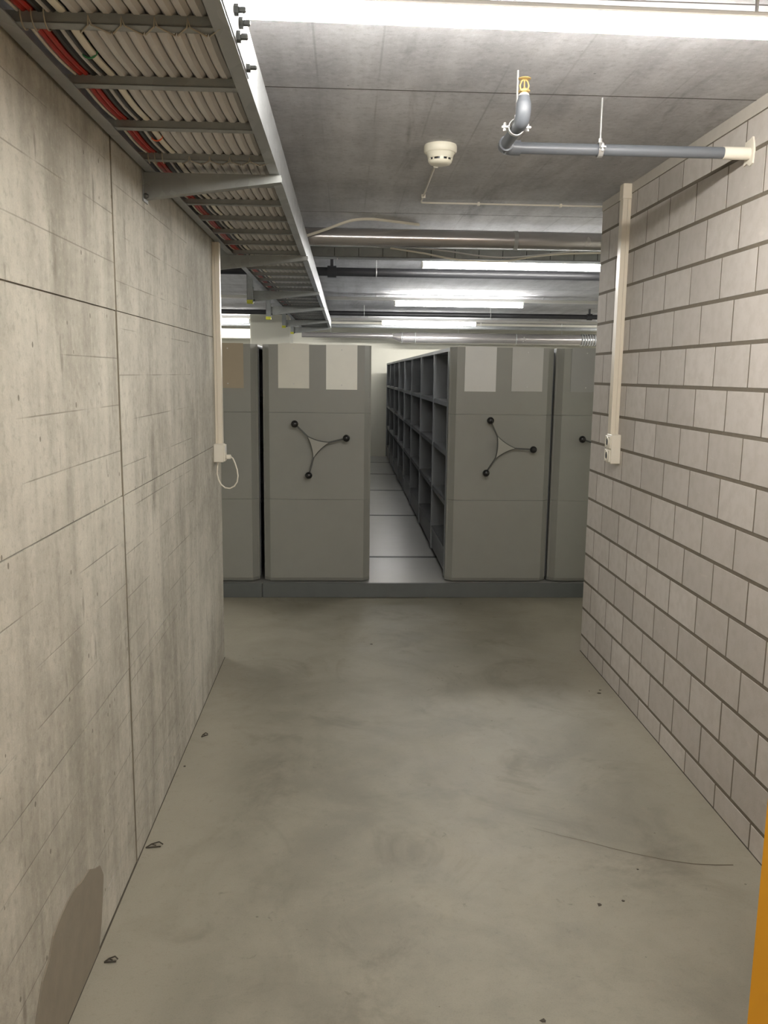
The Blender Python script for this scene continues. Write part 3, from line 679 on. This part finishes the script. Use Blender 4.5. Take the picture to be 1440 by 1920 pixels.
# ragged white filler around the sleeve
fp = [(-0.03, -0.036), (-0.012, -0.042), (0.01, -0.03), (0.034, -0.034), (0.028, -0.005), (0.036, 0.02), (0.03, 0.042), (0.006, 0.044), (-0.02, 0.05), (-0.03, 0.024), (-0.034, 0.0)]
MB().prism([(PYY+a, PZ2+b) for a, b in fp], W-0.006, W+0.003, 'x').build('wall_filler', M_WHITEP, pp)
def clamp(c, axis, label):
    """two-half pipe clamp with a threaded rod to the ceiling"""
    x, y, z = c; t = thing('pipe_hanger', (x, y, H), label, 'pipe hanger', 'pipe hangers of the sprinkler branch')
    R = PR+0.002; m = MB(); n = 24; o = 0
    w = Vector(axis); a = Vector((0, 0, 1)); b = w.cross(a).normalized()
    for i in range(n):
        t1, t2 = 2*math.pi*i/n, 2*math.pi*(i+1)/n
        q = []
        for th in (t1, t2):
            d = a*math.cos(th)+b*math.sin(th)
            for rr in (R, R+0.003):
                for s in (-0.008, 0.008): q.append(Vector(c)+d*rr+w*s)
        m.add(q, [(0, 1, 5, 4), (2, 6, 7, 3), (0, 4, 6, 2), (1, 3, 7, 5)])
    m.build('clamp_band', M_ZINC, t)
    for s in (-1, 1):
        p = Vector(c)+b*s*(R+0.011)
        m = MB(); q = []
        for u in (-0.012, 0.012):
            for v in (-0.008, 0.008):
                for hh in (-0.0025, 0.0025): q.append(p+b*u+w*v+a*hh)
        m.add(q, [(0, 1, 3, 2), (4, 6, 7, 5), (0, 4, 5, 1), (2, 3, 7, 6), (0, 2, 6, 4), (1, 5, 7, 3)]); m.build('clamp_ear', M_ZINC, t)
        pb = p+b*s*0.002
        MB().lathe([(0.0055, -0.011), (0.0055, -0.004), (0.003, -0.004), (0.003, 0.004), (0.0055, 0.004), (0.0055, 0.009), (0.003, 0.014)], pb, (0, 0, 1), 8).build('clamp_screw', M_ZINC, t)
    MB().tube([(x, y, z+R), (x, y, z+R+0.014)], 0.0065, 6).build('rod_nut', M_ZINC, t)
    MB().tube([(x, y, z+R+0.01), (x, y, H)], 0.0032, 8).build('threaded_rod', M_ZINC, t)
clamp((PX-0.004, 2.70, PZ2), (0, 1, 0), 'clamp and rod holding the grey pipe beside the brass head')
clamp((1.50, PYY, PZ2), (1, 0, 0), 'clamp and rod holding the grey pipe midway to the brick wall')

# ================================================================= WALL TRUNKING AND SOCKETS
cl = thing('wall_trunking', (0.02, 4.345, 1.19), 'cream plastic trunking running down the end of the concrete wall', 'trunking')
MB().box(0.0, 0.014, 4.33, 4.37, 1.19, 2.178).build('trunking_base', M_CREAMP, cl)
MB().cbox(0.014, 0.037, 4.327, 4.373, 1.19, 2.178, 0.002).build('trunking_lid', M_CREAMP, cl)
sl = thing('socket_box', (0.027, 4.30, 1.10), 'white surface socket box with a plug at the end of the concrete wall', 'socket')
MB().cbox(0.0, 0.050, 4.262, 4.338, 1.102, 1.192, 0.003).build('socket_housing', M_WHITEP, sl)
MB().cbox(0.050, 0.057, 4.266, 4.334, 1.106, 1.188, 0.002).build('cover_plate', M_WHITEP, sl)
MB().lathe([(0.018, 0.0005), (0.018, 0.002), (0.015, 0.0025)], (0.0565, 4.30, 1.165), (1, 0, 0), 20).build('socket_inlet', M_PLATE['grey'], sl)
pg = thing('power_plug', (0.058, 4.30, 1.13), 'white plug with a short looping cord in the socket on the concrete wall', 'plug')
MB().cbox(0.0575, 0.083, 4.29, 4.31, 1.116, 1.138, 0.004).build('plug_body', M_WHITEP, pg)
lp = [(0.082, 1.127), (0.092, 1.118), (0.102, 1.095), (0.112, 1.062), (0.1165, 1.03), (0.112, 1.0), (0.098, 0.978), (0.075, 0.965), (0.050, 0.968), (0.030, 0.985), (0.018, 1.01), (0.012, 1.04), (0.014, 1.075), (0.017, 1.104)]
MB().tube([(x, 4.30+0.004*math.sin(i), z) for i, (x, z) in enumerate(lp)], 0.0036, 10).build('cord', M_WHITEP, pg, smooth=True)

cr = thing('wall_trunking', (W-0.02, 4.16, 1.27), 'cream plastic trunking running down the brick wall', 'trunking')
MB().box(W-0.016, W, 4.142, 4.185, 1.268, H).build('trunking_base', M_CREAMP, cr)
MB().cbox(W-0.040, W-0.016, 4.139, 4.188, 1.268, H, 0.002).build('trunking_lid', M_CREAMP, cr)
MB().cbox(W-0.043, W, 4.136, 4.191, H-0.07, H-0.001, 0.002).build('end_sleeve', M_CREAMP, cr)
sr = thing('double_socket_box', (W-0.027, 4.14, 1.13), 'white double socket box on the brick wall below the trunking', 'socket')
MB().cbox(W-0.048, W, 4.09, 4.175, 1.127, 1.270, 0.003).build('socket_housing', M_WHITEP, sr)
for z in (1.165, 1.232):
    MB().cbox(W-0.056, W-0.048, 4.094, 4.171, z-0.030, z+0.030, 0.002).build('cover_plate', M_WHITEP, sr)
    MB().ring((W-0.056, 4.132, z), (1, 0, 0), 0.021, 0.004, 24, 6).build('socket_rim', M_WHITEP, sr, smooth=True)
    m = MB().lathe([(0.017, 0), (0.017, 0.0015)], (W-0.0575, 4.132, z), (1, 0, 0), 20); m.build('socket_inlet', M_SHELFDARK, sr)

# ================================================================= PIPES AND DUCTS OF THE HALL
big = thing('ventilation_pipe', (1.5, 5.3, 2.36), 'large galvanised pipe hung across the hall just before the shelving', 'pipe')
yy, zz, rr = 5.30, 2.361, 0.054
for a, b in ((HXL+0.1, -0.9), (-0.9, 1.685), (1.685, 4.2), (4.2, HXR-0.1)):
    MB().tube([(a+0.001, yy, zz), (b-0.001, yy, zz)], rr, 32).build('pipe_length', M_DUCT, big, smooth=True)
for x in (-0.9, 1.685, 4.2):
    MB().tube([(x-0.012, yy, zz), (x+0.012, yy, zz)], rr+0.0015, 32).build('coupling', M_GALVDARK, big, smooth=True)
for x in (-2.2, 0.3, 2.6, 5.2):
    MB().tube([(x, yy, zz+rr-0.002), (x, yy, H)], 0.005, 8).build('hanger_rod', M_ZINC, big)
# slotted cable channel
ch = thing('cable_channel', (1.2, 5.85, 2.31), 'slotted grey cable channel running across above the shelving fronts', 'cable tray')
MB().box(-2.5, 5.2, 5.80, 5.803, 2.312, 2.376).box(-2.5, 5.2, 5.80, 5.93, 2.312, 2.315).box(-2.5, 5.2, 5.927, 5.93, 2.312, 2.376).build('channel_body', M_GALVDARK, ch)
MB().box(-2.5, 5.2, 5.797, 5.806, 2.374, 2.380).build('rolled_edge', M_GALV, ch)
for i in range(46):
    x = -2.3+0.16*i
    MB().box(x, x+0.004, 5.7985, 5.80, 2.318, 2.370).build('slot', M_BLACK, ch)
for x in (-1.7, 0.6, 2.5, 4.5):
    MB().tube([(x, 5.865, 2.303), (x, 5.865, H)], 0.004, 8).build('hanger_rod', M_ZINC, ch)
def loop(name, pts, r, mat, label, group=None):
    P = [Vector(p) for p in pts]; out = []
    for i in range(len(P)-1):
        p0, p1, p2, p3 = P[max(i-1, 0)], P[i], P[i+1], P[min(i+2, len(P)-1)]
        for s in range(6):
            t = s/6
            out.append(0.5*((2*p1)+(p2-p0)*t+(2*p0-5*p1+4*p2-p3)*t*t+(3*p1-p0-3*p2+p3)*t**3))
    out.append(P[-1])
    return tag(MB().tube(out, r, 8).build(name, mat, None, pts[0], True), label, 'cable', group)
loop('loose_cable', [(0.95, 5.79, 2.372), (1.15, 5.78, 2.345), (1.4, 5.78, 2.305), (1.7, 5.78, 2.30), (1.95, 5.78, 2.34), (2.3, 5.79, 2.365), (2.9, 5.79, 2.368)], 0.006, M_WHITECABLE, 'white cable sagging below the slotted cable channel')
loop('loose_cable', [(1.05, 5.775, 2.378), (1.3, 5.77, 2.36), (1.55, 5.77, 2.33), (1.75, 5.77, 2.325), (2.0, 5.77, 2.352), (2.2, 5.775, 2.378)], 0.0045, M_CABLE, 'thin grey cable drooping in front of the slotted cable channel')
loop('loose_cable', [(0.40, 5.20, 2.34), (0.55, 5.16, 2.385), (0.68, 5.15, 2.43), (0.80, 5.17, 2.446), (0.95, 5.25, 2.448), (1.1, 5.33, 2.447)], 0.008, M_WHITECABLE, 'white cable rising from the cable ladder over the large galvanised pipe')
# black pipes with clamps
def blackpipe(y, z, r, hang, label):
    t = thing('black_pipe', (1.5, y, z), label, 'pipe', 'black pipes under the hall ceiling')
    MB().tube([(HXL+0.1, y, z), (HXR-0.1, y, z)], r, 20).build('pipe_length', M_BLACKPIPE, t, smooth=True)
    for x, k in hang:
        if k:
            MB().tube([(x-0.035, y, z), (x+0.035, y, z)], r+0.012, 20).build('clamp', M_BLACKPIPE, t, smooth=True)
            MB().box(x-0.012, x+0.012, y-0.015, y+0.015, z+r+0.008, H-0.004).build('clamp_stem', M_BLACKPIPE, t)
        else:
            MB().tube([(x, y, z), (x, y, H)], 0.005, 8).build('hanger_rod', M_ZINC, t)
            MB().ring((x, y, z), (1, 0, 0), r+0.003, 0.004, 20, 6).build('hanger_ring', M_ZINC, t, smooth=True)
blackpipe(7.0, 2.353, 0.034, ((0.545, 1), (0.90, 0), (-1.2, 0), (3.2, 0)), 'black pipe crossing behind the first lamp row of the hall')
blackpipe(11.6, 2.345, 0.032, ((0.90, 0), (3.95, 1), (2.6, 0), (-1.0, 0)), 'black pipe crossing behind the middle lamp row of the hall')
for y, z, r, nme in ((12.6, 2.41, 0.018, 'slim galvanised pipe before the farthest lamp row'), (14.3, 2.33, 0.03, 'slim galvanised pipe between the farthest lamp row and silver duct')):
    t = thing('galvanised_pipe', (1.5, y, z), nme, 'pipe', 'slim galvanised pipes')
    MB().tube([(HXL+0.1, y, z), (HXR-0.1, y, z)], r, 16).build('pipe_length', M_GALV, t, smooth=True)
    for x in (0.35, 2.9, 5.0): MB().tube([(x, y, z), (x, y, H)], 0.006, 8).build('hanger_rod', M_ZINC, t)
dt = thing('spiral_duct', (3.0, 14.85, 2.17), 'silver spiral duct along the far wall with a reducer', 'duct')
MB().tube([(1.60, 14.85, 2.175), (HXR-0.1, 14.85, 2.175)], 0.09, 32).build('duct_length', M_DUCT, dt, smooth=True)
MB().tube([(1.46, 14.85, 2.20), (1.60, 14.85, 2.175)], [0.045, 0.09], 32).build('reducer', M_DUCT, dt, smooth=True)
MB().tube([(-0.1, 14.85, 2.20), (1.46, 14.85, 2.20)], 0.045, 24).build('branch_pipe', M_DUCT, dt, smooth=True)
for x in (1.62, 1.85, 3.6, 5.3):
    MB().ring((x, 14.85, 2.175), (1, 0, 0), 0.091, 0.006, 28, 6).build('flange', M_GALV, dt, smooth=True)
for i in range(11):
    MB().ring((4.75+0.045*i, 14.85, 2.175), (1, 0, 0), 0.094, 0.012, 24, 6).build('flexible_rib', M_GALV, dt, smooth=True)
for x in (0.4, 2.6, 4.4):
    MB().tube([(x, 14.85, 2.24), (x, 14.85, H)], 0.006, 8).build('hanger_rod', M_ZINC, dt)
wdct = thing('white_duct', (-2.3, 14.85, 2.2), 'white rectangular duct along the far wall left of the column', 'duct')
MB().cbox(HXL+0.1, -0.80, 14.70, 15.0, 2.12, 2.28, 0.006).build('duct_body', M_HOUSING, wdct)
for x in (-3.2, -1.2): MB().tube([(x, 14.85, 2.27), (x, 14.85, H)], 0.006, 8).build('hanger_rod', M_ZINC, wdct)

# ================================================================= LITTER ON THE FLOOR
def bit(x, y, r, label, n=6, flat=0.25, seed=0):
    rnd = random.Random(seed); poly = [(x+r*rnd.uniform(0.5, 1.2)*math.cos(2*math.pi*i/n), y+r*rnd.uniform(0.5, 1.2)*math.sin(2*math.pi*i/n)) for i in range(n)]
    m = MB().prism(poly, 0.0005, r*flat, 'z'); n2 = len(m.v)
    for v in m.v[n:n2]:
        v.x = x+(v.x-x)*0.7; v.y = y+(v.y-y)*0.7
    return tag(m.build('debris_crumb', M_DARKBIT, None, (x, y, 0.0005)), label, 'debris', 'dark crumbs on the floor')
for i, (x, y, r, t) in enumerate(((1.924, 3.944, 0.011, 'dark crumb on the floor beside the brick wall'), (1.884, 3.973, 0.005, 'dark crumb on the floor beside the brick wall'), (1.942, 3.985, 0.007, 'dark crumb on the floor beside the brick wall'),
        (0.028, 3.188, 0.008, 'dark crumb on the floor against the concrete wall'), (0.819, 4.722, 0.010, 'dark crumb on the floor before the shelving platform'),
        (1.423, 2.262, 0.008, 'dark crumb on bare floor near the hairline crack'), (1.50, 2.28, 0.006, 'dark crumb on bare floor near the hairline crack'), (1.60, 2.44, 0.006, 'dark crumb on bare floor near the hairline crack'), (1.151, 1.814, 0.009, 'dark crumb alone on the open floor'))):
    bit(x, y, r, t, seed=i)
def leaf(x, y, s, rz, label):
    m = MB(); c, sn = math.cos(rz), math.sin(rz)
    f = lambda u, v, z: (x+(u*c-v*sn)*s, y+(u*sn+v*c)*s, z)
    pts = [f(0, 0, 0.002), f(0.35, 0.16, 0.006), f(0.8, 0.12, 0.010), f(1, -0.05, 0.004)]
    m.tube(pts, 0.0022, 6); m.tube([f(0, 0, 0.002), f(0.4, -0.14, 0.004), f(0.85, -0.2, 0.003)], 0.002, 6); m.tube([f(0.35, 0.16, 0.006), f(0.6, -0.02, 0.004)], 0.0016, 6)
    return tag(m.build('dry_twig', M_DARKBIT, None, (x, y, 0)), label, 'debris', 'dry twigs on the floor')
leaf(0.012, 2.60, 0.055, 0.35, 'small dry forked twig on the floor against the concrete wall near the mortar patch')
leaf(0.05, 3.46, 0.035, 0.9, 'tiny dry twig on the floor farther along the concrete wall')
leaf(0.03, 2.05, 0.035, 0.3, 'tiny dry twig on the floor at the foot of the mortar patch')
